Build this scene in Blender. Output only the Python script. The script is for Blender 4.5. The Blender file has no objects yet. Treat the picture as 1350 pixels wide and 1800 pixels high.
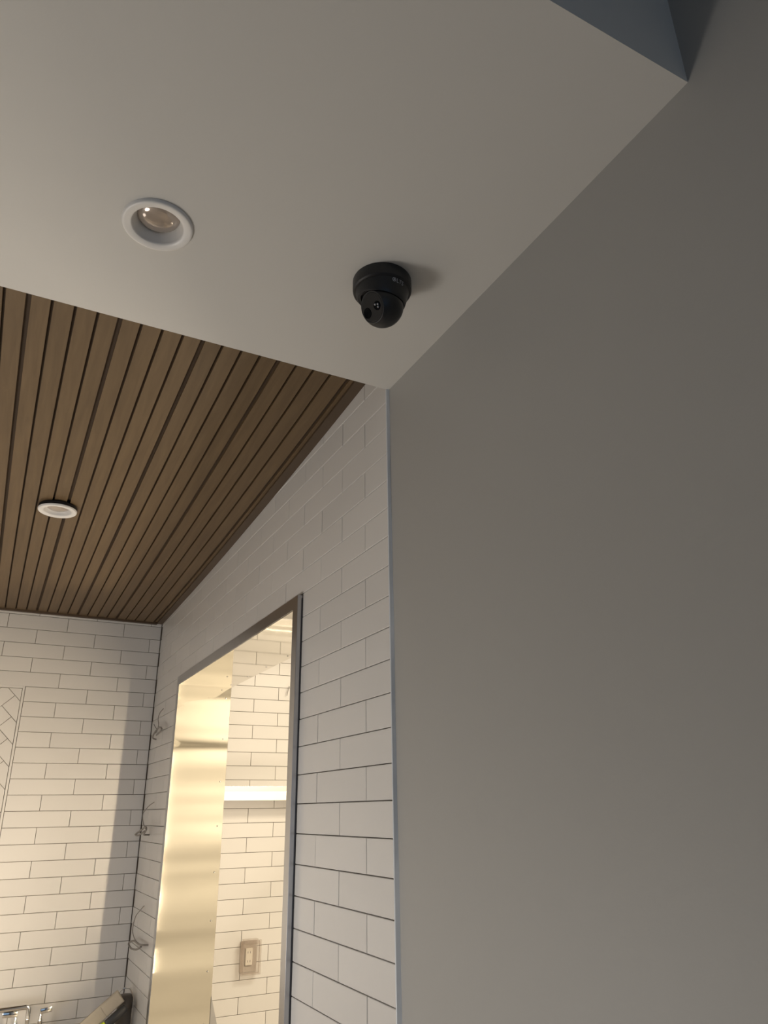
import bpy, bmesh, math, random
from mathutils import Vector, Matrix
random.seed(7)
S = bpy.context.scene
COL = S.collection
PI = math.pi

# ------------------------------------------------------------------ camera
cd = bpy.data.cameras.new('camera')
cd.sensor_fit = 'VERTICAL'; cd.sensor_height = 24.0; cd.lens = 17.0
cd.clip_start = 0.02
cam = bpy.data.objects.new('camera', cd); COL.objects.link(cam)
RIGHT = Vector((0.8868, -0.4619, -0.0138)); FWD = Vector((0.4319, 0.8179, 0.3801)); UP = Vector((-0.1642, -0.3430, 0.9249))
M = Matrix.Identity(4)
for i in range(3):
    M[i][0] = RIGHT[i]; M[i][1] = UP[i]; M[i][2] = -FWD[i]
M[0][3], M[1][3], M[2][3] = -0.8174, 0.0, 1.8036
cam.matrix_world = M
S.camera = cam

# ------------------------------------------------------------------ world, lights, exposure
w = bpy.data.worlds.new('world'); S.world = w; w.use_nodes = True
w.node_tree.nodes['Background'].inputs[0].default_value = (0.55, 0.68, 1.0, 1)
w.node_tree.nodes['Background'].inputs[1].default_value = 0.02
S.view_settings.view_transform = 'Standard'; S.view_settings.look = 'None'
S.view_settings.gamma = 1.0; S.view_settings.exposure = 0.0
S.view_settings.use_curve_mapping = False

def area(name, loc, target, sx, sy, watts, col):
    l = bpy.data.lights.new(name, 'AREA'); l.shape = 'RECTANGLE'; l.size = sx; l.size_y = sy
    l.energy = watts; l.color = col
    o = bpy.data.objects.new(name, l); COL.objects.link(o)
    o.location = loc
    d = (Vector(target) - Vector(loc)).normalized()
    o.rotation_euler = d.to_track_quat('-Z', 'Y').to_euler()
    return o
WARM = (1.0, 0.86, 0.64)
# kitchen: ceiling troffers beyond the pass opening
area('kitchen_troffer_light', (1.55, 2.4, 3.02), (1.55, 2.4, 0), 1.2, 0.6, 72, WARM)
area('kitchen_troffer_light', (1.55, 1.1, 3.02), (1.55, 1.1, 0), 1.2, 0.6, 66, WARM)
# kitchen: upright strip light just inside the near jamb, it shines through the opening on to the back wall
st = area('kitchen_strip_light', (0.274, 2.20, 1.66), (0.274 - 1.3, 2.20 + 2.2, 1.66), 0.03, 1.30, 4.8, (1.0, 0.80, 0.54))
st.data.spread = math.radians(60)
# kitchen: added fill for counter bounce, aimed up through the opening at the ceilings
area('kitchen_bounce_fill', (1.10, 3.45, 0.90), (-0.95, 1.75, 2.85), 0.5, 0.5, 24, (1.0, 0.88, 0.72))
# added fill for the tiled room, no real lamp, out of the frame left
def point_fill(name, loc, watts, r, col):
    l = bpy.data.lights.new(name, 'POINT'); l.energy = watts; l.shadow_soft_size = r; l.color = col
    o = bpy.data.objects.new(name, l); COL.objects.link(o); o.location = loc
point_fill('room_fill_back', (-1.60, 3.10, 1.20), 8, 0.22, (1.0, 0.91, 0.82))
# added fill for the soffit and grey wall, unseen at the left
point_fill('room_fill_left', (-1.65, 2.10, 1.00), 45, 0.25, (1.0, 0.955, 0.895))
# daylight from the shop front behind the camera
area('daylight', (-1.6, -2.9, 1.5), (-1.3, 2, 1.4), 2.4, 1.6, 9.5, (0.38, 0.64, 1.0))

# ------------------------------------------------------------------ materials
def new_mat(name):
    m = bpy.data.materials.new(name); m.use_nodes = True
    nt = m.node_tree; b = nt.nodes['Principled BSDF']
    return m, nt, b
def setin(b, **k):
    for n, v in k.items():
        b.inputs[n.replace('_', ' ')].default_value = v
def rgb(c): return (c[0], c[1], c[2], 1)
def mat(name, col, rough=0.5, metal=0.0, noise=None, bump=None, rand=0.0, scale=(1, 1, 1), coat=0.0, spec=0.5):
    """procedural material: base colour with noise mottling, fine bump and optional per-object tone"""
    m, nt, b = new_mat(name)
    setin(b, Roughness=rough, Metallic=metal)
    b.inputs['Base Color'].default_value = rgb(col)
    b.inputs['Specular IOR Level'].default_value = spec
    if coat: b.inputs['Coat Weight'].default_value = coat
    tc = nt.nodes.new('ShaderNodeTexCoord'); mp = nt.nodes.new('ShaderNodeMapping')
    mp.inputs['Scale'].default_value = scale
    nt.links.new(tc.outputs['Object'], mp.inputs['Vector'])
    last = None
    if noise:
        sc, amt = noise
        n = nt.nodes.new('ShaderNodeTexNoise'); n.inputs['Scale'].default_value = sc; n.inputs['Detail'].default_value = 4
        nt.links.new(mp.outputs[0], n.inputs['Vector'])
        mx = nt.nodes.new('ShaderNodeMix'); mx.data_type = 'RGBA'
        mx.inputs['A'].default_value = rgb([c * (1 - amt) for c in col]); mx.inputs['B'].default_value = rgb([min(1, c * (1 + amt)) for c in col])
        nt.links.new(n.outputs['Fac'], mx.inputs['Factor'])
        last = mx.outputs['Result']
    if rand:
        oi = nt.nodes.new('ShaderNodeObjectInfo'); mr = nt.nodes.new('ShaderNodeMapRange')
        mr.inputs['To Min'].default_value = 1 - rand; mr.inputs['To Max'].default_value = 1 + rand * 0.6
        nt.links.new(oi.outputs['Random'], mr.inputs['Value'])
        hs = nt.nodes.new('ShaderNodeHueSaturation')
        if last: nt.links.new(last, hs.inputs['Color'])
        else: hs.inputs['Color'].default_value = rgb(col)
        nt.links.new(mr.outputs[0], hs.inputs['Value']); last = hs.outputs[0]
    if last: nt.links.new(last, b.inputs['Base Color'])
    if bump:
        bs, st = bump
        n2 = nt.nodes.new('ShaderNodeTexNoise'); n2.inputs['Scale'].default_value = bs; n2.inputs['Detail'].default_value = 3
        nt.links.new(mp.outputs[0], n2.inputs['Vector'])
        bp = nt.nodes.new('ShaderNodeBump'); bp.inputs['Strength'].default_value = st; bp.inputs['Distance'].default_value = 0.002
        nt.links.new(n2.outputs['Fac'], bp.inputs['Height']); nt.links.new(bp.outputs[0], b.inputs['Normal'])
    return m

MT = {}
MT['ceiling_paint'] = mat('ceiling_paint', (0.66, 0.64, 0.60), 0.7, noise=(1.2, 0.02), bump=(160, 0.06))
MT['wall_paint'] = mat('wall_paint', (0.40, 0.39, 0.37), 0.55, noise=(0.8, 0.03), bump=(140, 0.08))
MT['dim_paint'] = mat('dim_paint', (0.36, 0.36, 0.36), 0.7, noise=(2, 0.02))
MT['plain_white'] = mat('plain_white', (0.74, 0.72, 0.68), 0.7, noise=(2, 0.02))
MT['tile'] = mat('tile_glaze', (0.70, 0.68, 0.655), 0.28, noise=(6, 0.02), bump=(9, 0.10), rand=0.035)
MT['grout'] = mat('grout', (0.20, 0.165, 0.13), 0.9, noise=(60, 0.15), bump=(300, 0.3))
MT['caulk'] = mat('caulk', (0.80, 0.82, 0.84), 0.45, noise=(20, 0.04), bump=(30, 0.3))
MT['dark_seal'] = mat('dark_sealant', (0.03, 0.03, 0.035), 0.5, noise=(30, 0.2))
MT['floor'] = mat('floor_concrete', (0.26, 0.23, 0.20), 0.5, noise=(3, 0.12), bump=(40, 0.1))
MT['white_metal'] = mat('white_enamel', (0.80, 0.78, 0.75), 0.35, noise=(20, 0.02))
MT['chrome'] = mat('chrome', (0.78, 0.77, 0.75), 0.08, 1.0, noise=(10, 0.03))
MT['black_plastic'] = mat('black_plastic', (0.009, 0.010, 0.012), 0.42, noise=(40, 0.15), bump=(400, 0.05))
MT['black_face'] = mat('black_face', (0.016, 0.016, 0.017), 0.30, noise=(40, 0.1))
MT['lens_black'] = mat('lens_black', (0.001, 0.002, 0.003), 0.55, noise=(20, 0.1), spec=0.08)
MT['led_glass'] = mat('led_glass', (0.50, 0.50, 0.52), 0.15, 0.6, noise=(500, 0.5))
MT['print_grey'] = mat('print_grey', (0.40, 0.41, 0.43), 0.6, noise=(30, 0.1))
MT['wire_grey'] = mat('wire_grey', (0.24, 0.22, 0.20), 0.5, noise=(60, 0.2))
MT['can_grey'] = mat('canister_grey', (0.13, 0.115, 0.10), 0.45, noise=(30, 0.15))
MT['pad'] = mat('pale_pad', (0.36, 0.32, 0.265), 0.7, noise=(25, 0.10), bump=(90, 0.3))
MT['lime'] = mat('lime_plastic', (0.50, 0.62, 0.01), 0.4, noise=(30, 0.05))
MT['counter'] = mat('counter_stone', (0.55, 0.50, 0.44), 0.35, noise=(25, 0.15))
MT['cabinet'] = mat('cabinet_paint', (0.22, 0.18, 0.14), 0.5, noise=(8, 0.08))
MT['receptacle'] = mat('receptacle_white', (0.82, 0.78, 0.70), 0.4, noise=(30, 0.02))
MT['reflector'] = mat('lamp_reflector', (0.42, 0.36, 0.31), 0.12, 0.35, noise=(30, 0.05), coat=0.6)
MT['plate_grey'] = mat('plate_grey', (0.64, 0.60, 0.56), 0.5, noise=(30, 0.05))
MT['steel_bright'] = mat('steel_bright', (0.92, 0.90, 0.86), 0.30, 1.0, noise=(40, 0.03), scale=(0.1, 1, 1))
MT['steel_edge'] = mat('steel_edge', (0.50, 0.50, 0.51), 0.28, 1.0, noise=(40, 0.05), scale=(1, 1, 0.1))

def steel_sheet():
    """thin polished sheet, oil-canned: long waves across the sheet"""
    m, nt, b = new_mat('stainless_sheet')
    setin(b, Metallic=1.0, Roughness=0.05)
    b.inputs['Base Color'].default_value = (0.59, 0.56, 0.49, 1)
    tc = nt.nodes.new('ShaderNodeTexCoord'); mp = nt.nodes.new('ShaderNodeMapping')
    mp.inputs['Scale'].default_value = (0.25, 0.25, 3.6)
    nt.links.new(tc.outputs['Object'], mp.inputs['Vector'])
    n = nt.nodes.new('ShaderNodeTexNoise'); n.inputs['Scale'].default_value = 1.15; n.inputs['Detail'].default_value = 1.5
    nt.links.new(mp.outputs[0], n.inputs['Vector'])
    bp = nt.nodes.new('ShaderNodeBump'); bp.inputs['Strength'].default_value = 1.0; bp.inputs['Distance'].default_value = 0.024
    nt.links.new(n.outputs['Fac'], bp.inputs['Height']); nt.links.new(bp.outputs[0], b.inputs['Normal'])
    return m
MT['steel'] = steel_sheet()
MT['steel_flat'] = mat('stainless_flat', (0.78, 0.76, 0.72), 0.035, 1.0, noise=(6, 0.02))

def wood():
    m, nt, b = new_mat('slat_wood')
    setin(b, Roughness=0.5)
    tc = nt.nodes.new('ShaderNodeTexCoord'); mp = nt.nodes.new('ShaderNodeMapping')
    oi = nt.nodes.new('ShaderNodeObjectInfo'); cm = nt.nodes.new('ShaderNodeCombineXYZ')
    mu = nt.nodes.new('ShaderNodeMath'); mu.operation = 'MULTIPLY'; mu.inputs[1].default_value = 37.0
    nt.links.new(oi.outputs['Random'], mu.inputs[0]); nt.links.new(mu.outputs[0], cm.inputs[0]); nt.links.new(mu.outputs[0], cm.inputs[1])
    nt.links.new(cm.outputs[0], mp.inputs['Location'])
    mp.inputs['Scale'].default_value = (60, 2.2, 60)
    nt.links.new(tc.outputs['Object'], mp.inputs['Vector'])
    n = nt.nodes.new('ShaderNodeTexNoise'); n.inputs['Scale'].default_value = 1.0; n.inputs['Detail'].default_value = 6; n.inputs['Distortion'].default_value = 0.6
    nt.links.new(mp.outputs[0], n.inputs['Vector'])
    cr = nt.nodes.new('ShaderNodeValToRGB')
    cr.color_ramp.elements[0].position = 0.3; cr.color_ramp.elements[0].color = (0.116, 0.073, 0.034, 1)
    cr.color_ramp.elements[1].position = 0.72; cr.color_ramp.elements[1].color = (0.155, 0.100, 0.048, 1)
    nt.links.new(n.outputs['Fac'], cr.inputs[0])
    mr = nt.nodes.new('ShaderNodeMapRange'); mr.inputs['To Min'].default_value = 0.95; mr.inputs['To Max'].default_value = 1.04
    nt.links.new(oi.outputs['Random'], mr.inputs['Value'])
    hs = nt.nodes.new('ShaderNodeHueSaturation'); nt.links.new(cr.outputs[0], hs.inputs['Color']); nt.links.new(mr.outputs[0], hs.inputs['Value'])
    nt.links.new(hs.outputs[0], b.inputs['Base Color'])
    bp = nt.nodes.new('ShaderNodeBump'); bp.inputs['Strength'].default_value = 0.15; bp.inputs['Distance'].default_value = 0.001
    nt.links.new(n.outputs['Fac'], bp.inputs['Height']); nt.links.new(bp.outputs[0], b.inputs['Normal'])
    return m
MT['wood'] = wood()
MT['wood_dark'] = mat('wood_backing', (0.072, 0.046, 0.027), 0.8, noise=(40, 0.2), scale=(1, 0.1, 1))
MT['wood_edge'] = mat('wood_edge', (0.085, 0.055, 0.032), 0.5, noise=(30, 0.12), scale=(1, 0.1, 1))

def clear_plastic():
    m, nt, b = new_mat('clear_plastic')
    setin(b, Roughness=0.15)
    n = nt.nodes.new('ShaderNodeTexNoise'); n.inputs['Scale'].default_value = 20
    mx = nt.nodes.new('ShaderNodeMix'); mx.data_type = 'RGBA'
    mx.inputs['A'].default_value = (0.52, 0.47, 0.44, 1); mx.inputs['B'].default_value = (0.60, 0.55, 0.52, 1)
    nt.links.new(n.outputs['Fac'], mx.inputs['Factor']); nt.links.new(mx.outputs['Result'], b.inputs['Base Color'])
    tr = nt.nodes.new('ShaderNodeBsdfTransparent'); tr.inputs[0].default_value = (0.93, 0.91, 0.89, 1)
    ms = nt.nodes.new('ShaderNodeMixShader'); ms.inputs[0].default_value = 0.13
    nt.links.new(tr.outputs[0], ms.inputs[1]); nt.links.new(b.outputs[0], ms.inputs[2])
    nt.links.new(ms.outputs[0], nt.nodes['Material Output'].inputs['Surface'])
    return m
MT['clear'] = clear_plastic()

# ------------------------------------------------------------------ mesh helpers
def add_box(bm, x0, x1, y0, y1, z0, z1, bev=0.0):
    vs = [bm.verts.new((x, y, z)) for x in (x0, x1) for y in (y0, y1) for z in (z0, z1)]
    for f in ((0, 1, 3, 2), (4, 6, 7, 5), (0, 4, 5, 1), (2, 3, 7, 6), (0, 2, 6, 4), (1, 5, 7, 3)):
        bm.faces.new([vs[i] for i in f])
    if bev:
        es = list({e for v in vs for e in v.link_edges})
        bmesh.ops.bevel(bm, geom=es, offset=bev, segments=2, affect='EDGES', profile=0.6)
def add_lathe(bm, prof, seg=48, c=(0, 0, 0), close=False):
    """prof: list of (r, z); revolved about z through c"""
    rings = []
    for r, z in prof:
        if r < 1e-6: rings.append([bm.verts.new((c[0], c[1], c[2] + z))])
        else: rings.append([bm.verts.new((c[0] + r * math.cos(2 * PI * i / seg), c[1] + r * math.sin(2 * PI * i / seg), c[2] + z)) for i in range(seg)])
    for a, b in zip(rings[:-1], rings[1:]):
        for i in range(seg):
            j = (i + 1) % seg
            if len(a) == 1 and len(b) == 1: continue
            if len(a) == 1: bm.faces.new((a[0], b[i], b[j]))
            elif len(b) == 1: bm.faces.new((a[i], b[0], a[j]))
            else: bm.faces.new((a[i], b[i], b[j], a[j]))
def smooth_path(pts, n=6):
    P = [Vector(p) for p in pts]
    if len(P) < 3: return P
    out = []
    for i in range(len(P) - 1):
        p0 = P[max(i - 1, 0)]; p1 = P[i]; p2 = P[i + 1]; p3 = P[min(i + 2, len(P) - 1)]
        for k in range(n):
            t = k / n
            out.append(0.5 * ((2 * p1) + (p2 - p0) * t + (2 * p0 - 5 * p1 + 4 * p2 - p3) * t * t + (-p0 + 3 * p1 - 3 * p2 + p3) * t ** 3))
    out.append(P[-1]); return out
def add_tube(bm, pts, r, seg=10, sm=True, taper=None):
    P = smooth_path(pts) if sm else [Vector(p) for p in pts]
    prev = None; n = None
    for i, p in enumerate(P):
        t = (P[min(i + 1, len(P) - 1)] - P[max(i - 1, 0)]).normalized()
        if n is None:
            n = t.cross(Vector((0, 0, 1)))
            if n.length < 1e-3: n = t.cross(Vector((1, 0, 0)))
        n = (n - t * n.dot(t)).normalized(); b = t.cross(n)
        rr = r if taper is None else r * (1 + (taper - 1) * i / (len(P) - 1))
        ring = [bm.verts.new(p + rr * (math.cos(2 * PI * k / seg) * n + math.sin(2 * PI * k / seg) * b)) for k in range(seg)]
        if prev:
            for k in range(seg):
                bm.faces.new((prev[k], prev[(k + 1) % seg], ring[(k + 1) % seg], ring[k]))
        else: bm.faces.new(ring[::-1])
        prev = ring
    bm.faces.new(prev)
def finish(bm, smooth=False, angle=None):
    bmesh.ops.recalc_face_normals(bm, faces=bm.faces)
    for f in bm.faces: f.smooth = smooth
    if smooth and angle:
        for e in bm.edges:
            if len(e.link_faces) == 2 and e.calc_face_angle(0) > angle: e.smooth = False
def mesh(name, bm, material, smooth=False, angle=0.6):
    finish(bm, smooth, angle)
    me = bpy.data.meshes.new(name); bm.to_mesh(me); bm.free()
    me.materials.append(MT[material] if isinstance(material, str) else material)
    return me
def obj(name, bm, material, parent=None, smooth=False, angle=0.6, label=None):
    o = bpy.data.objects.new(name, mesh(name, bm, material, smooth, angle)); COL.objects.link(o)
    if parent is not None: o.parent = parent
    if label: o['label'] = label
    return o
def inst(name, me, parent, loc, rot=(0, 0, 0)):
    o = bpy.data.objects.new(name, me); COL.objects.link(o); o.parent = parent
    o.location = loc; o.rotation_euler = rot; return o
def thing(name, label, cat, loc=(0, 0, 0), group=None):
    o = bpy.data.objects.new(name, None); COL.objects.link(o); o.location = loc; o.empty_display_size = 0.05
    o['label'] = label; o['category'] = cat
    if group: o['group'] = group
    return o
def part(root, name, build, material, smooth=False, angle=0.6, label=None, parent=None):
    """build(bm) in world coordinates; the part hangs under root"""
    bm = bmesh.new(); build(bm)
    bmesh.ops.translate(bm, verts=bm.verts, vec=-Vector(root.location))
    return obj(name, bm, material, parent or root, smooth, angle, label)
def struct(name, build, material, label=None):
    bm = bmesh.new(); build(bm)
    o = obj(name, bm, material); o['kind'] = 'structure'
    if label: o['label'] = label
    return o

# ------------------------------------------------------------------ measures
ZS = 2.8795                     # underside of the dropped soffit
YN, YS = 0.4916, 1.5218         # its near and far edge; tile starts at YS
YB = 4.438                      # face of the tiled back wall
PITCH, TW, TG = 0.0783, 0.3068, 0.0022
ZR = lambda k: 2.45 - k * PITCH           # k-th horizontal joint, counted down
zwood = lambda y: 0.012 * y * y - 0.113 * y + 2.878 + 0.25   # underside of the slats, sagging to the back
FY0, FY1, FZ = 2.114, 3.785, 2.444        # outside of the steel frame of the opening
OY0, OY1, OZ = 2.159, 3.745, 2.400        # clear opening
WT = 0.240                                # far face of the partition
XL, XR, YF = -2.31, 3.2, -3.0

# ------------------------------------------------------------------ setting
struct('floor', lambda bm: add_box(bm, XL, XR, YF, 4.6, -0.1, 0), 'floor', 'grey-brown concrete floor')
struct('wall_left', lambda bm: add_box(bm, XL - 0.1, XL, YF, 4.6, 0, 3.4), 'dim_paint', 'grey painted side wall opposite the tiled partition')
struct('wall_front', lambda bm: add_box(bm, XL, XR, YF - 0.1, YF, 0, 3.4), 'dim_paint', 'grey wall behind the viewpoint')
struct('ceiling', lambda bm: (add_box(bm, XL, 0.01, YF, YN + 0.02, 3.35, 3.45), add_box(bm, XL, 0.01, YS - 0.02, 4.55, 3.05, 3.15)), 'ceiling_paint', 'upper ceiling in front of and behind the dropped soffit')
struct('ceiling_kitchen', lambda bm: add_box(bm, WT, XR, YF, 4.6, 3.05, 3.15), 'plain_white', 'white ceiling of the lit room beyond the opening')
struct('wall_kitchen', lambda bm: (add_box(bm, XR, XR + 0.1, YF, 4.6, 0, 3.4), add_box(bm, WT, XR, 0.15, 0.25, 0, 3.05)), 'plain_white', 'white far walls of the lit room beyond the opening')

# painted side wall, nearer than the tile
struct('wall_right', lambda bm: add_box(bm, 0.0065, WT, YF, YS, 0, 3.4), 'wall_paint', 'smooth grey painted side wall right of the tile')

# dropped soffit with a round cut-out for the downlight
DL1 = (-0.688, 1.184)
def soffit(bm):
    x0, x1, y0, y1, z0, z1 = XL, 0.0065, YN, YS, ZS, 3.40
    outer = [bm.verts.new(p) for p in ((x0, y0, z0), (x1, y0, z0), (x1, y1, z0), (x0, y1, z0))]
    top = [bm.verts.new(p) for p in ((x0, y0, z1), (x1, y0, z1), (x1, y1, z1), (x0, y1, z1))]
    for i in range(4):
        j = (i + 1) % 4; bm.faces.new((outer[i], outer[j], top[j], top[i]))
    bm.faces.new(top)
    N = 40
    c = [bm.verts.new((DL1[0] + 0.055 * math.cos(2 * PI * i / N), DL1[1] + 0.055 * math.sin(2 * PI * i / N), z0)) for i in range(N)]
    es = [bm.edges.new((c[i], c[(i + 1) % N])) for i in range(N)]
    es += [bm.edges.get((outer[i], outer[(i + 1) % 4])) for i in range(4)]
    bmesh.ops.triangle_fill(bm, edges=es, use_beauty=True)
struct('ceiling_soffit', soffit, 'ceiling_paint', 'off-white dropped ceiling soffit carrying the black camera')

# tiled partition around the opening: three masonry pieces, tiles hang on it
def partition(bm):
    b = 0.008
    add_box(bm, b, WT, YS, FY0 + 0.02, 0, 3.05)
    add_box(bm, b, WT, FY1 - 0.02, YB + 0.1, 0, 3.05)
    add_box(bm, b, WT, FY0 + 0.02, FY1 - 0.02, FZ - 0.02, 3.05)
wall_tiled = struct('wall_partition', partition, 'grout', 'white subway-tiled partition with the steel-lined opening')
wall_kitchen_back = struct('wall_back_kitchen', lambda bm: add_box(bm, WT, XR, YB + 0.008, YB + 0.15, 0, 3.05), 'grout', 'brightly lit white subway-tiled wall beyond the opening')
wall_back = struct('wall_back', lambda bm: add_box(bm, XL, WT - 0.001, YB + 0.008, YB + 0.15, 0, 3.05), 'grout', 'white subway-tiled back wall with herringbone inset')

tile_cache = {}
def tile_mesh(wd, ht):
    """glazed tile, face towards -y, eased edges"""
    key = (round(wd, 3), round(ht, 3))
    if key not in tile_cache:
        bm = bmesh.new(); a, h, e, t = wd / 2, ht / 2, 0.0012, 0.0085
        e = min(e, wd * 0.3, ht * 0.3)
        fr = [bm.verts.new((sx * (a - e), 0, sz * (h - e))) for sx, sz in ((-1, -1), (1, -1), (1, 1), (-1, 1))]
        md = [bm.verts.new((sx * a, 0.0010, sz * h)) for sx, sz in ((-1, -1), (1, -1), (1, 1), (-1, 1))]
        bk = [bm.verts.new((sx * a, t, sz * h)) for sx, sz in ((-1, -1), (1, -1), (1, 1), (-1, 1))]
        bm.faces.new(fr)
        for A, B in ((fr, md), (md, bk)):
            for i in range(4):
                j = (i + 1) % 4; bm.faces.new((A[i], B[i], B[j], A[j]))
        tile_cache[key] = mesh('tile', bm, 'tile')
    return tile_cache[key]
def lay(wall, rows, u0, u1, joint, place, ztop, holes):
    """running bond between u0 and u1; joint(r) gives one joint of that row; holes cut tiles"""
    g = TG / 2
    for r in rows:
        z0, z1 = ZR(r + 1) + g, min(ZR(r) - g, ztop)
        if z1 - z0 < 0.006: continue
        j = joint(r); us = []
        n0 = math.floor((u0 - j) / TW)
        cuts = [u0] + [j + n * TW for n in range(n0, n0 + 40) if u0 + 0.004 < j + n * TW < u1 - 0.004 and not any(0 < (j + n * TW) - h[1] < 0.03 for h in holes if ZR(r) <= h[3] + 0.02)] + [u1]
        for a, b in zip(cuts[:-1], cuts[1:]):
            segs = [(a + (g if a > u0 else 0.0005), b - (g if b < u1 else 0.0005), z0, z1)]
            for (hu0, hu1, hz0, hz1) in holes:
                out = []
                for (p, q, s, t) in segs:
                    if q <= hu0 or p >= hu1 or t <= hz0 or s >= hz1: out.append((p, q, s, t)); continue
                    if t > hz1 + 0.005: out.append((p, q, hz1, t)); s2, t2 = s, hz1
                    else: s2, t2 = s, t
                    if p < hu0 - 0.004: out.append((p, hu0, s2, t2))
                    if q > hu1 + 0.004: out.append((hu1, q, s2, t2))
                segs = out
            for (p, q, s, t) in segs:
                if q - p < 0.016 or t - s < 0.005: continue
                place(wall, (p + q) / 2, (s + t) / 2, tile_mesh(q - p, t - s))
def jit(a): return random.uniform(-a, a)
def place_back(wall, u, z, me):
    inst('tile', me, wall, (u, YB + jit(0.0004), z), (jit(0.004), 0, jit(0.002)))
def place_right(wall, u, z, me):
    # face towards -x : rotate the tile so that local -y looks to -x ; local x runs towards -y
    inst('tile', me, wall, (jit(0.0003), u, z), (jit(0.003), 0, -PI / 2 + jit(0.0015)))

# side partition (u = y)
lay(wall_tiled, range(-7, 21), YS + 0.004, YB - 0.0025, lambda r: 1.660 if r % 2 else 1.660 + TW / 2, place_right, 2.985,
    [(FY0 - 0.003, FY1 + 0.003, -1, FZ + 0.003)])
# back wall, near room (u = x)
HX, HZ = -0.7005, 2.439             # right and top edge of the herringbone field
PX0 = -1.95                         # left end of the field
TR = 0.0125                         # pencil trim
lay(wall_back, range(-6, 21), -2.30, -0.0025, lambda r: -0.0627 if r % 2 == 0 else -0.216, place_back, 2.90,
    [(PX0 - TR - 0.002, HX + TR + 0.0025, -1, HZ + TR - 0.0008)])
# back wall, kitchen side
lay(wall_kitchen_back, range(-7, 25), WT + 0.002, 1.90, lambda r: 0.598 if r % 2 == 0 else 0.7555, place_back, 2.985, [])

# pencil trim around the herringbone field
def pencil(bm): add_box(bm, HX + 0.001, HX + TR, YB - 0.0015, YB + 0.009, 0.85, HZ + TR, 0.002)
for nm, bx in (('pencil_trim', (HX + 0.0012, HX + TR, 0.864, HZ + TR)), ('pencil_trim', (PX0 - TR, PX0 - 0.0012, 0.864, HZ + TR)), ('pencil_trim', (PX0 - 0.001, HX + 0.001, HZ + 0.0012, HZ + TR))):
    bm = bmesh.new(); add_box(bm, bx[0], bx[1], YB - 0.0012, YB + 0.0095, bx[2], bx[3], 0.0015)
    obj(nm, bm, 'tile', wall_back)
# herringbone field: tiles at 45 degrees, clipped to the field
def clip(poly, axis, val, keep_less):
    out = []
    for i in range(len(poly)):
        a, b = poly[i], poly[(i + 1) % len(poly)]
        ia = (a[axis] <= val) == keep_less; ib = (b[axis] <= val) == keep_less
        if ia: out.append(a)
        if ia != ib:
            t = (val - a[axis]) / (b[axis] - a[axis])
            out.append((a[0] + t * (b[0] - a[0]), a[1] + t * (b[1] - a[1])))
    return out
HW = PITCH; NB = 4; s2 = 1 / math.sqrt(2)
def hb(u, v): return (-0.730 + HW * s2 * (u - v), 2.400 - HW * s2 * (u + v))
def hb_tile(u0, u1, v0, v1):
    g = TG / 2 / HW
    poly = [hb(u0 + g, v0 + g), hb(u1 - g, v0 + g), hb(u1 - g, v1 - g), hb(u0 + g, v1 - g)]
    for ax, val, less in ((0, HX - 0.0012, True), (0, PX0 + 0.0012, False), (1, HZ - 0.0012, True), (1, 0.864, False)):
        if len(poly) > 2: poly = clip(poly, ax, val, less)
    if len(poly) < 3: return
    A = sum(poly[i][0] * poly[(i + 1) % len(poly)][1] - poly[(i + 1) % len(poly)][0] * poly[i][1] for i in range(len(poly))) / 2
    if abs(A) < 6e-5: return
    cx = sum(p[0] for p in poly) / len(poly); cz = sum(p[1] for p in poly) / len(poly)
    bm = bmesh.new()
    k = 0.985
    f = [bm.verts.new(((p[0] - cx) * k, 0, (p[1] - cz) * k)) for p in poly]
    mdl = [bm.verts.new((p[0] - cx, 0.001, p[1] - cz)) for p in poly]
    bk = [bm.verts.new((p[0] - cx, 0.0085, p[1] - cz)) for p in poly]
    bm.faces.new(f); n = len(poly)
    for P, Q in ((f, mdl), (mdl, bk)):
        for i in range(n): bm.faces.new((P[i], Q[i], Q[(i + 1) % n], P[(i + 1) % n]))
    o = obj('tile', bm, 'tile', wall_back); o.location = (cx, YB + jit(0.0003), cz); o.rotation_euler = (jit(0.003), 0, jit(0.002))
for a in range(-30, 50):
    for m_ in range(-4, 5):
        hb_tile(a + 2 * NB * m_, a + 2 * NB * m_ + NB, a, a + 1)
        hb_tile(a, a + 1, a - 2 * NB + 1 - 2 * NB * m_, a - NB + 1 - 2 * NB * m_)

# white caulked tile edge where the paint starts, a little wavy
def tile_edge(bm):
    N = 60; prev = None
    for i in range(N + 1):
        z = ZS * i / N
        wv = 0.0016 * math.sin(z * 9.0) + 0.0010 * math.sin(z * 23 + 1)
        wd = 0.0006 + max(0, (2.6 - z)) * 0.0022 + wv * 0.6
        ring = [bm.verts.new(p) for p in ((-0.0012, YS + 0.0042, z), (-0.0030, YS + 0.0015, z), (-0.0018, YS - 0.001, z), (0.0065, YS - 0.0025 - wd, z), (0.0065, YS + 0.0042, z))]
        if prev:
            for k in range(5): bm.faces.new((prev[k], prev[(k + 1) % 5], ring[(k + 1) % 5], ring[k]))
        else: bm.faces.new(ring)
        prev = ring
    bm.faces.new(prev)
struct('trim_1', tile_edge, 'caulk', 'white caulked edge between tile and grey paint')

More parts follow.
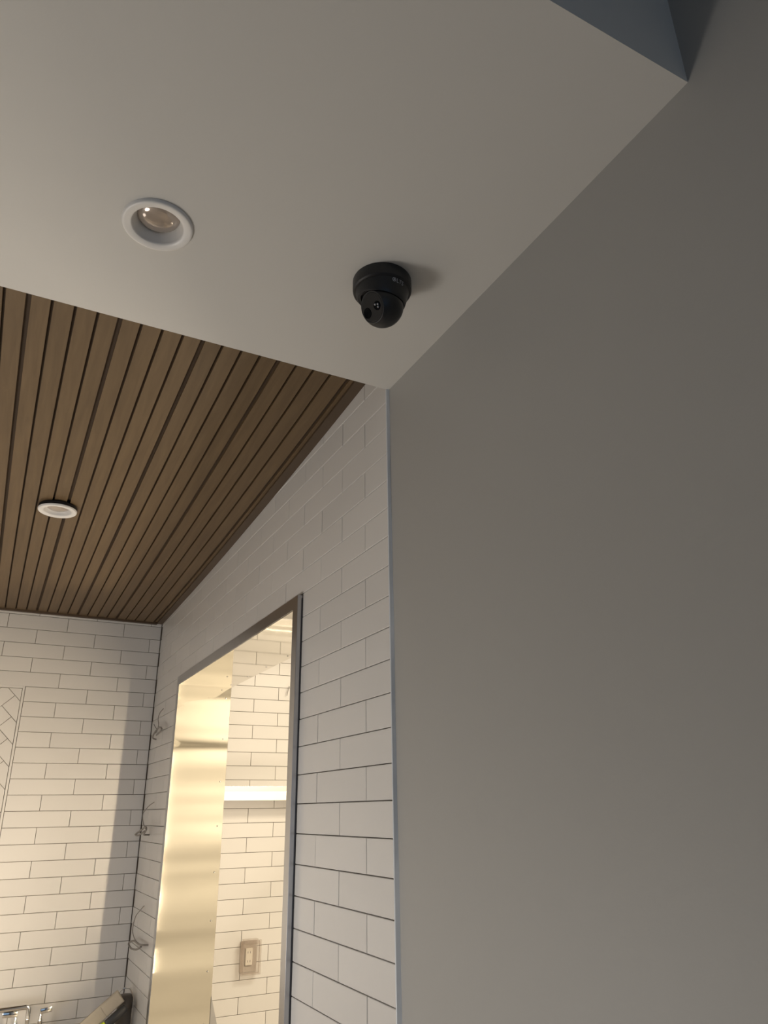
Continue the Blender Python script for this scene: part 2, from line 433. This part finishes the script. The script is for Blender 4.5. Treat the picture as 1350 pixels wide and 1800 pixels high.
# ------------------------------------------------------------------ wood slat ceiling
slats = struct('ceiling_wood', lambda bm: add_box(bm, -2.30, -0.001, YS + 0.001, YB - 0.001, 3.02, 3.05), 'wood_dark', 'brown wooden slat ceiling beyond the soffit')
def along(bm, x0, x1, dz0, dz1, y0=YS + 0.002, y1=YB - 0.022, n=8):
    """board following the sagging ceiling: dz0 below / dz1 above the slat face"""
    prev = None
    for i in range(n + 1):
        y = y0 + (y1 - y0) * i / n; z = zwood(y)
        ring = [bm.verts.new(p) for p in ((x0, y, z + dz0), (x1, y, z + dz0), (x1, y, z + dz1), (x0, y, z + dz1))]
        if prev:
            for k in range(4): bm.faces.new((prev[k], prev[(k + 1) % 4], ring[(k + 1) % 4], ring[k]))
        else: bm.faces.new(ring)
        prev = ring
    bm.faces.new(prev)
bm = bmesh.new(); along(bm, -2.30, -0.001, 0.0115, 0.026, YS + 0.001, YB - 0.001); obj('backing_board', bm, 'wood_dark', slats)
gaps = [-0.054, -0.111, -0.164, -0.2165] + [-0.2700 - 0.0532 * i for i in range(37)]
gw = [0.0125 if i % 4 == 0 else 0.0070 for i in range(len(gaps))]
slat_cache = {}
for i in range(len(gaps) - 1):
    xa = gaps[i + 1] + gw[i + 1] / 2; xb = gaps[i] - gw[i] / 2
    key = round(xb - xa, 4)
    if key not in slat_cache:
        b2 = bmesh.new(); along(b2, -key / 2, key / 2, 0.0, 0.0112)
        bmesh.ops.bevel(b2, geom=[e for e in b2.edges if abs(e.verts[0].co.x - e.verts[1].co.x) < 1e-6 and abs(e.verts[0].co.y - e.verts[1].co.y) > 0.05], offset=0.0012, segments=1, affect='EDGES')
        slat_cache[key] = mesh('slat', b2, 'wood')
    inst('slat', slat_cache[key], slats, ((xa + xb) / 2, 0, jit(0.0006)))
bm = bmesh.new(); along(bm, -0.034, -0.001, -0.004, 0.0112, YS + 0.002, YB - 0.001); obj('edge_board', bm, 'wood_edge', slats)
bm = bmesh.new(); along(bm, gaps[0] + 0.007, -0.035, 0.003, 0.0112); obj('slat', bm, 'wood', slats)
bm = bmesh.new(); along(bm, -2.30, -0.0345, -0.010, 0.0112, YB - 0.021, YB - 0.001, 1); obj('edge_board', bm, 'wood_edge', slats)

# ------------------------------------------------------------------ steel-lined opening
T = 0.017
fr = thing('steel_opening_frame', 'polished stainless steel frame lining the opening in the tiled partition', 'door frame', (0, 3.0, 0))
part(fr, 'far_jamb_sheet', lambda bm: add_box(bm, -T + 0.0015, WT + 0.012, OY1, OY1 + 0.003, 0.0, OZ + 0.003), 'steel')
part(fr, 'header_sheet', lambda bm: add_box(bm, -T + 0.0015, WT + 0.012, OY0, OY1, OZ, OZ + 0.003), 'steel_flat')
part(fr, 'near_jamb_sheet', lambda bm: add_box(bm, -T + 0.0015, WT + 0.012, OY0 - 0.003, OY0, 0.0, OZ + 0.003), 'steel_flat')
part(fr, 'near_flange', lambda bm: add_box(bm, -T, -0.0005, FY0, OY0 - 0.003, 0, FZ, 0.001), 'steel_edge')
part(fr, 'far_flange', lambda bm: add_box(bm, -T, -0.0005, OY1 + 0.003, FY1, 0, FZ, 0.001), 'steel_edge')
part(fr, 'head_flange', lambda bm: add_box(bm, -T + 0.0003, -0.0005, OY0 - 0.003, OY1 + 0.003, OZ + 0.003, FZ, 0.001), 'steel_edge')
part(fr, 'sealant', lambda bm: (add_tube(bm, [(-0.001, FY0 - 0.0015, 0.0), (-0.001, FY0 - 0.0015, FZ - 0.01)], 0.0026, 6, False)), 'dark_seal', label='black sealant line beside the near flange')
# folded gusset widening the far jamb low down
def gusset(bm):
    z0, z1 = 0.5, 1.045
    pts = [(WT + 0.012, z1), (WT + 0.012 + 0.30 * (z1 - z0), z0), (WT + 0.012, z0)]
    a = [bm.verts.new((x, OY1 - 0.004, z)) for x, z in pts]; b = [bm.verts.new((x, OY1 + 0.012, z)) for x, z in pts]
    bm.faces.new(a); bm.faces.new(b[::-1])
    for i in range(3): bm.faces.new((a[i], b[i], b[(i + 1) % 3], a[(i + 1) % 3]))
part(fr, 'gusset', gusset, 'steel_edge', label='folded steel gusset at the foot of the far jamb')
def screw(x, y, z, ax):
    bm = bmesh.new(); add_lathe(bm, [(0.0, 0.0022), (0.0022, 0.0018), (0.0036, 0.0)], 12)
    o = obj('screw', bm, 'steel_edge', fr, True); o.location = (x, y - 3.0, z)
    o.rotation_euler = (PI / 2, 0, 0) if ax == 'y' else (PI, 0, 0)
for i in range(8): screw(0.227, OY1 - 0.0002, 2.345 - 0.2003 * i, 'y')
for i in range(6): screw(0.226, 3.66 - 0.27 * i, OZ - 0.0002, 'z')

# ------------------------------------------------------------------ downlights
def downlight(name, label, loc, recess, R=0.068):
    t = thing(name, label, 'ceiling light', loc, 'round white recessed downlights')
    def ring(bm): add_lathe(bm, [(R, 0.0), (R - 0.0008, -0.0055), (R - 0.003, -0.0072), (R - 0.006, -0.0074), (0.0515, -0.0058), (0.0495, -0.0042), (0.0485, -0.0015)], 56)
    bm = bmesh.new(); ring(bm); obj('trim_ring', bm, 'white_metal', t, True, 0.9)
    bm = bmesh.new(); add_lathe(bm, [(0.0487, -0.0022), (0.0470, 0.004), (0.0405, recess)], 56); obj('baffle', bm, 'white_metal', t, True)
    bm = bmesh.new(); add_lathe(bm, [(0.0408, recess - 0.0005), (0.0395, recess - 0.0030), (0.0345, recess - 0.0062), (0.026, recess - 0.0092), (0.013, recess - 0.0112), (0.0, recess - 0.0118)], 56)
    obj('lens', bm, 'reflector', t, True, label='domed unlit lens')
    return t
downlight('recessed_downlight', 'white recessed downlight in the off-white soffit, left of the black camera', (DL1[0], DL1[1], ZS), 0.020)
d2 = downlight('recessed_downlight', 'white recessed downlight set into the brown slat ceiling', (-0.727, 2.865, zwood(2.865) - 0.0125), 0.0118, 0.070)
bm = bmesh.new(); add_lathe(bm, [(0.0695, 0.0001), (0.0695, 0.0115), (0.060, 0.0125), (0.060, 0.033)], 48); obj('housing', bm, 'black_plastic', d2, True, label='black housing behind the ring')

# ------------------------------------------------------------------ turret security camera on the soffit
TC = Vector((-0.214, 1.136, ZS))
tc = thing('security_camera', 'black dome turret security camera screwed to the soffit', 'security camera', TC)
bm = bmesh.new()
add_lathe(bm, [(0.0, -0.0002), (0.0640, -0.0002), (0.0645, -0.0015), (0.0645, -0.0235), (0.0638, -0.0275), (0.0612, -0.0300), (0.0560, -0.0310), (0.0, -0.0310)], 72)
obj('mounting_base', bm, 'black_plastic', tc, True, 0.5)
TH0 = math.atan2(-0.16, -0.87)              # the lens looks this way
def rim(th): return 0.0540 - 0.0130 * math.cos(th - 2.0)   # collar is cut back on the lens side
def crad(d): return 0.0585 - 0.27 * (d - 0.0305)
bm = bmesh.new(); N = 72; prev = None
for i in range(N + 1):
    th = 2 * PI * i / N; d = rim(th)
    prof = [(crad(0.0305), 0.0305), (crad(0.036), 0.0360), (crad(0.0305 + 0.72 * (d - 0.0305)), 0.0305 + 0.72 * (d - 0.0305)), (crad(d) - 0.0002, d - 0.001), (crad(d) - 0.0012, d), (0.0472, d - 0.0005), (0.0468, d - 0.004), (0.0468, 0.0315)]
    ring = [bm.verts.new((r * math.cos(th), r * math.sin(th), -z)) for r, z in prof]
    if prev:
        for k in range(len(ring) - 1): bm.faces.new((prev[k], prev[k + 1], ring[k + 1], ring[k]))
    prev = ring
bmesh.ops.remove_doubles(bm, verts=bm.verts, dist=1e-6)
obj('collar', bm, 'black_plastic', tc, True, 0.7)
# eyeball with a flat face
FN = Vector((-0.8685, -0.1597, -0.4692)).normalized()
E1 = Vector((0.1809, -0.9835, 0.0)); E2 = FN.cross(E1)
BC = Vector((0, 0, -0.065)); BR, FD = 0.0462, 0.031
bm = bmesh.new()
prof = [(0.0, BR)] + [(BR * math.sin(a), BR * math.cos(a)) for a in [PI * k / 28 for k in range(1, 20)] if True]
fr_ang = math.acos(-FD / BR)
prof = [(0.0, BR)] + [(BR * math.sin(fr_ang * k / 24), BR * math.cos(fr_ang * k / 24)) for k in range(1, 25)]
rf = BR * math.sin(fr_ang)
prof += [(rf - 0.0012, -FD - 0.0004), (rf - 0.0025, -FD)]
add_lathe(bm, [(r, z) for r, z in prof] + [(0.0, -FD)], 64)
q = Vector((0, 0, -1)).rotation_difference(FN)
bmesh.ops.rotate(bm, verts=bm.verts, cent=(0, 0, 0), matrix=q.to_matrix())
bmesh.ops.translate(bm, verts=bm.verts, vec=BC)
eye = obj('eyeball', bm, 'black_plastic', tc, True, 0.45)
def on_face(profile, u, v, name, material, label=None, seg=36):
    bm = bmesh.new(); add_lathe(bm, profile, seg)
    m3 = Matrix((E1, E2, FN)).transposed()
    bmesh.ops.rotate(bm, verts=bm.verts, cent=(0, 0, 0), matrix=m3)
    bmesh.ops.translate(bm, verts=bm.verts, vec=BC + FN * FD + E1 * u + E2 * v)
    o = obj(name, bm, material, eye, True, 0.5)
    if label: o['label'] = label
    return o
on_face([(0.0, 0.0006), (rf - 0.0045, 0.0006), (rf - 0.0038, 0.0)], 0, 0, 'face_plate', 'black_face')
on_face([(0.0, 0.0009), (0.0085, 0.0010), (0.0100, 0.0016), (0.0112, 0.0014), (0.0116, 0.0004)], -0.0190, -0.0046, 'lens', 'lens_black')
on_face([(0.0, 0.0012), (0.0082, 0.0012), (0.0092, 0.0018), (0.0100, 0.0004)], 0.0145, -0.0046, 'lamp_window', 'lens_black')
for k, (du, dv) in enumerate(((-0.0030, 0.0042), (0.0022, -0.0040), (0.0042, 0.0010))):
    on_face([(0.0, 0.0042), (0.0014, 0.0036), (0.0023, 0.0024), (0.0024, 0.0010)], 0.0145 + du, -0.0046 + dv, 'infrared_lamp', 'led_glass', seg=14)
# printed mark and letters wrapped on the collar
def collar_pt(th, d):
    r = crad(d) + 0.0007
    return Vector((r * math.cos(th), r * math.sin(th), -d))
def wrap_print(name, tris, verts, u0, size):
    bm = bmesh.new(); vs = [bm.verts.new(collar_pt(-1.40 + (u0 + x * size) / 0.0573, 0.0400 - y * size)) for x, y in verts]
    for t_ in tris:
        try: bm.faces.new([vs[i] for i in t_])
        except ValueError: pass
    o = obj(name, bm, 'print_grey', tc); return o
fc = bpy.data.curves.new('mark_text', 'FONT'); fc.body = 'LTS'; fc.size = 1.0
fo = bpy.data.objects.new('mark_text', fc); COL.objects.link(fo)
bpy.context.view_layer.update()
tm = bpy.data.meshes.new_from_object(fo.evaluated_get(bpy.context.evaluated_depsgraph_get()))
vts = [(v.co.x, v.co.y) for v in tm.vertices]; pls = [tuple(p.vertices) for p in tm.polygons]
bpy.data.objects.remove(fo); bpy.data.meshes.remove(tm)
wrap_print('printed_letters', pls, vts, -0.0052, 0.0125)
rv, rt = [], []
for ro, ri in ((0.36, 0.26), (0.17, 0.0)):
    b0 = len(rv); n = 20
    for i in range(n):
        a = 2 * PI * i / n; rv += [(ro * math.cos(a), 0.36 + ro * math.sin(a)), (ri * math.cos(a), 0.36 + ri * math.sin(a))]
    for i in range(n):
        j = (i + 1) % n; rt.append((b0 + 2 * i, b0 + 2 * j, b0 + 2 * j + 1, b0 + 2 * i + 1))
wrap_print('printed_emblem', rt, rv, -0.0106, 0.0125)

# ------------------------------------------------------------------ loose wires out of the partition near the corner
def wire(label, strands, r=0.0026):
    t = thing('electrical_wire', label, 'wire', strands[0][1][0], 'loose wires beside the back corner')
    for nm, pts, rr in strands:
        part(t, nm, lambda bm, P=pts, R_=rr: add_tube(bm, P, R_, 8), 'wire_grey', True)
    return t
wire('topmost grey wire loop sticking out of the tile near the back corner', [
    ('cable', [(0.0, 4.270, 2.180), (-0.02, 4.262, 2.186), (-0.030, 4.200, 2.1995), (-0.034, 4.120, 2.212), (-0.036, 4.030, 2.220), (-0.034, 3.978, 2.2085), (-0.030, 4.040, 2.197), (-0.024, 4.153, 2.192)], 0.0042),
    ('conductor', [(-0.028, 4.16, 2.202), (-0.030, 4.104, 2.216), (-0.030, 4.092, 2.243), (-0.030, 4.118, 2.273), (-0.030, 4.088, 2.299), (-0.030, 4.006, 2.312)], 0.0022),
    ('conductor', [(-0.031, 4.105, 2.214), (-0.030, 4.170, 2.234), (-0.026, 4.240, 2.256)], 0.0020)])
wire('middle grey wire bundle sticking out of the tile near the back corner', [
    ('cable', [(0.0, 4.20, 1.702), (-0.034, 4.15, 1.704), (-0.055, 4.05, 1.711), (-0.056, 4.00, 1.730), (-0.052, 4.05, 1.742), (-0.055, 4.16, 1.722), (-0.058, 4.265, 1.704), (-0.052, 4.20, 1.702), (-0.045, 4.10, 1.722)], 0.0042),
    ('conductor', [(-0.050, 4.06, 1.735), (-0.050, 4.100, 1.748), (-0.050, 4.152, 1.776), (-0.050, 4.157, 1.805), (-0.050, 4.098, 1.822), (-0.050, 4.018, 1.840), (-0.050, 3.905, 1.8545)], 0.0022)])
wire('lowest grey wire loop sticking out of the tile above the dark canister', [
    ('cable', [(0.0, 3.97, 1.236), (-0.025, 3.965, 1.239), (-0.030, 4.036, 1.234), (-0.030, 4.173, 1.231), (-0.034, 4.268, 1.2085), (-0.034, 4.192, 1.197), (-0.030, 4.077, 1.207), (-0.025, 4.00, 1.228)], 0.0042),
    ('conductor', [(-0.030, 4.05, 1.236), (-0.030, 4.137, 1.240), (-0.030, 4.212, 1.260), (-0.030, 4.222, 1.292), (-0.030, 4.178, 1.336), (-0.030, 4.088, 1.369), (-0.030, 3.999, 1.3965)], 0.0022)])

# ------------------------------------------------------------------ kitchen side: shelf, outlet, wire
SHZ = 1.867
sh = thing('wall_shelf', 'stainless steel wall shelf on the bright tile beyond the opening', 'shelf', (0.9, YB, SHZ))
part(sh, 'shelf_board', lambda bm: add_box(bm, 0.30, 1.65, YB - 0.14, YB - 0.001, SHZ - 0.002, SHZ + 0.001), 'steel_flat')
part(sh, 'front_lip', lambda bm: add_box(bm, 0.30, 1.65, YB - 0.1435, YB - 0.1405, SHZ - 0.002, SHZ + 0.045, 0.001), 'steel_bright')
part(sh, 'top_lip', lambda bm: add_box(bm, 0.30, 1.65, YB - 0.138, YB - 0.001, SHZ + 0.0455, SHZ + 0.074, 0.001), 'steel_flat')

oc = thing('outlet_cover', 'clear plastic weather cover over an outlet on the bright tile', 'outlet cover', (0.64, YB, 1.07))
def plate(bm): add_box(bm, 0.594, 0.690, YB - 0.004, YB - 0.0004, 0.998, 1.146, 0.0015)
part(oc, 'back_plate', plate, 'plate_grey')
def cover(bm):
    add_box(bm, 0.590, 0.694, YB - 0.052, YB - 0.0042, 0.994, 1.150, 0.012)
def cover_lip(bm):
    for a in ((0.586, 0.598, 0.990, 1.154), (0.686, 0.698, 0.990, 1.154), (0.598, 0.686, 0.990, 1.002), (0.598, 0.686, 1.136, 1.154)):
        add_box(bm, a[0], a[1], YB - 0.055, YB - 0.044, a[2], a[3], 0.002)
part(oc, 'cover_rim', cover_lip, 'clear')
part(oc, 'clear_cover', cover, 'clear')
part(oc, 'hinge', lambda bm: add_box(bm, 0.600, 0.684, YB - 0.040, YB - 0.010, 1.1505, 1.1580, 0.003), 'clear')
rc = part(oc, 'receptacle', lambda bm: add_box(bm, 0.622, 0.662, YB - 0.014, YB - 0.0042, 1.030, 1.112, 0.004), 'receptacle')
for zc in (1.050, 1.092):
    for dx in (-0.007, 0.007):
        part(oc, 'slot', lambda bm: add_box(bm, 0.642 + dx - 0.001, 0.642 + dx + 0.001, YB - 0.0146, YB - 0.0138, zc - 0.005, zc + 0.005), 'dark_seal', parent=rc)
kw = thing('stub_wire', 'thin dark wire poking out of the bright tile by the steel frame', 'wire', (0.824, YB, 2.535))
part(kw, 'conductor', lambda bm: add_tube(bm, [(0.824, YB - 0.0005, 2.537), (0.822, YB - 0.012, 2.535), (0.812, YB - 0.014, 2.507), (0.807, YB - 0.014, 2.479)], 0.0018, 8), 'wire_grey', True)

# ------------------------------------------------------------------ counter, faucet, tools at the foot of the back wall
CZ = 0.862
ct = thing('counter', 'pale stone counter along the foot of the back wall', 'counter', (-1.15, 4.1, 0))
part(ct, 'worktop', lambda bm: add_box(bm, -2.3, -0.022, 3.84, YB - 0.002, CZ - 0.03, CZ, 0.003), 'counter')
part(ct, 'cabinet', lambda bm: add_box(bm, -2.28, -0.03, 3.88, YB - 0.01, 0.0, CZ - 0.0305), 'cabinet')
FY = 4.30
fa = thing('bridge_faucet', 'chrome two-lever faucet with square spout standing before the back wall', 'faucet', (-0.447, FY, CZ))
part(fa, 'base_bar', lambda bm: add_box(bm, -0.515, -0.377, FY - 0.016, FY + 0.016, CZ + 0.0003, CZ + 0.018, 0.005), 'chrome', True)
def stem(bm, x, z1):
    add_lathe(bm, [(0.0, 0.0), (0.012, 0.0), (0.013, 0.008), (0.009, 0.014), (0.0075, 0.030), (0.0098, 0.036), (0.0098, 0.046), (0.0070, 0.052), (0.0062, z1 - CZ - 0.018), (0.0, z1 - CZ - 0.0178)], 24, (x, FY, CZ + 0.018))
part(fa, 'spout', lambda bm: (add_lathe(bm, [(0.0, 0), (0.012, 0), (0.0125, 0.01), (0.0078, 0.022), (0.0078, 0.044), (0.0098, 0.050), (0.0098, 0.056), (0.0066, 0.062)], 24, (-0.447, FY, CZ + 0.018)),
                              add_tube(bm, [(-0.447, FY, CZ + 0.075), (-0.447, FY, 0.965), (-0.4478, FY, 0.976), (-0.452, FY, 0.9815), (-0.462, FY, 0.983), (-0.56, FY - 0.004, 0.9825), (-0.635, FY - 0.008, 0.982), (-0.645, FY - 0.0085, 0.979), (-0.648, FY - 0.0086, 0.967), (-0.648, FY - 0.0086, 0.952)], 0.0112, 16, False)), 'chrome', True)
for x, tip, dz in ((-0.497, -0.556, 0.002), (-0.392, -0.346, 0.006)):
    v = part(fa, 'valve', lambda bm: stem(bm, x, 0.957), 'chrome', True)
    def lever(bm):
        a, b = (tip, x + 0.006) if tip < x else (x - 0.006, tip)
        add_box(bm, a, b, FY - 0.022, FY - 0.004, 0.948, 0.9715, 0.006)
        for vv in bm.verts: vv.co.z += dz * abs(vv.co.x - x) / 0.05
        bmesh.ops.translate(bm, verts=bm.verts, vec=(0, 0.010, 0))
    part(fa, 'lever', lever, 'chrome', True, parent=v)

CX, CY, CR = -0.043, 4.16, 0.0345
cn = thing('canister', 'dark grey cylindrical canister with bent wire bail in the corner', 'canister', (CX, CY, CZ))
part(cn, 'body', lambda bm: add_lathe(bm, [(0.0, 0.0003), (CR - 0.001, 0.0003), (CR, 0.002), (CR, 0.141), (CR - 0.003, 0.1475), (CR - 0.008, 0.1505), (0.0, 0.1515)], 40, (CX, CY, CZ)), 'can_grey', True, 0.7)
part(cn, 'bail', lambda bm: add_tube(bm, [(CX - 0.0365, CY - 0.012, CZ + 0.140), (CX - 0.033, CY - 0.022, CZ + 0.170), (CX - 0.010, CY - 0.028, CZ + 0.183), (CX + 0.014, CY - 0.024, CZ + 0.177), (CX + 0.031, CY - 0.016, CZ + 0.147), (CX + 0.0375, CY - 0.010, CZ + 0.122)], 0.0038, 10), 'steel_bright', True)
part(cn, 'bail_tip', lambda bm: add_tube(bm, [(CX + 0.038, CY - 0.007, CZ + 0.119), (CX + 0.0372, CY - 0.010, CZ + 0.108), (CX + 0.035, CY - 0.012, CZ + 0.096)], 0.0036, 10, taper=0.7), 'receptacle', True, label='white tip of the bail')

# tiler's float leaning on the canister
gf = thing('grout_float', 'pale padded grout float with black and lime handle leaning on the canister', 'grout float', (-0.165, 4.07, CZ))
ax = Vector((0.155, 0.0, 0.118)).normalized(); nrm = Vector((0.18, -0.86, 0.30)); nrm = (nrm - ax * nrm.dot(ax)).normalized(); sd = nrm.cross(ax)
def obox(bm, c, l, wd, th, bev=0.002):
    b0 = bmesh.new(); add_box(b0, -l / 2, l / 2, -wd / 2, wd / 2, -th / 2, th / 2, bev)
    m4 = Matrix((ax, sd, nrm)).transposed().to_4x4(); m4.translation = Vector(c)
    b0.transform(m4); me = bpy.data.meshes.new('tmp'); b0.to_mesh(me); b0.free(); bm.from_mesh(me); bpy.data.meshes.remove(me)
GC = Vector((-0.172, 4.06, 0.962))
part(gf, 'pad', lambda bm: obox(bm, GC, 0.225, 0.058, 0.020, 0.003), 'pad')
part(gf, 'backing_strip', lambda bm: obox(bm, GC + ax * 0.066 + nrm * 0.0125, 0.085, 0.050, 0.005, 0.001), 'pad')
part(gf, 'handle', lambda bm: obox(bm, GC + ax * 0.055 - sd * 0.050 + nrm * 0.030, 0.10, 0.036, 0.036, 0.012), 'black_plastic', True)
part(gf, 'handle_grip', lambda bm: obox(bm, GC - ax * 0.012 - sd * 0.050 + nrm * 0.030, 0.036, 0.038, 0.040, 0.006), 'lime', True, label='lime green grip of the handle')
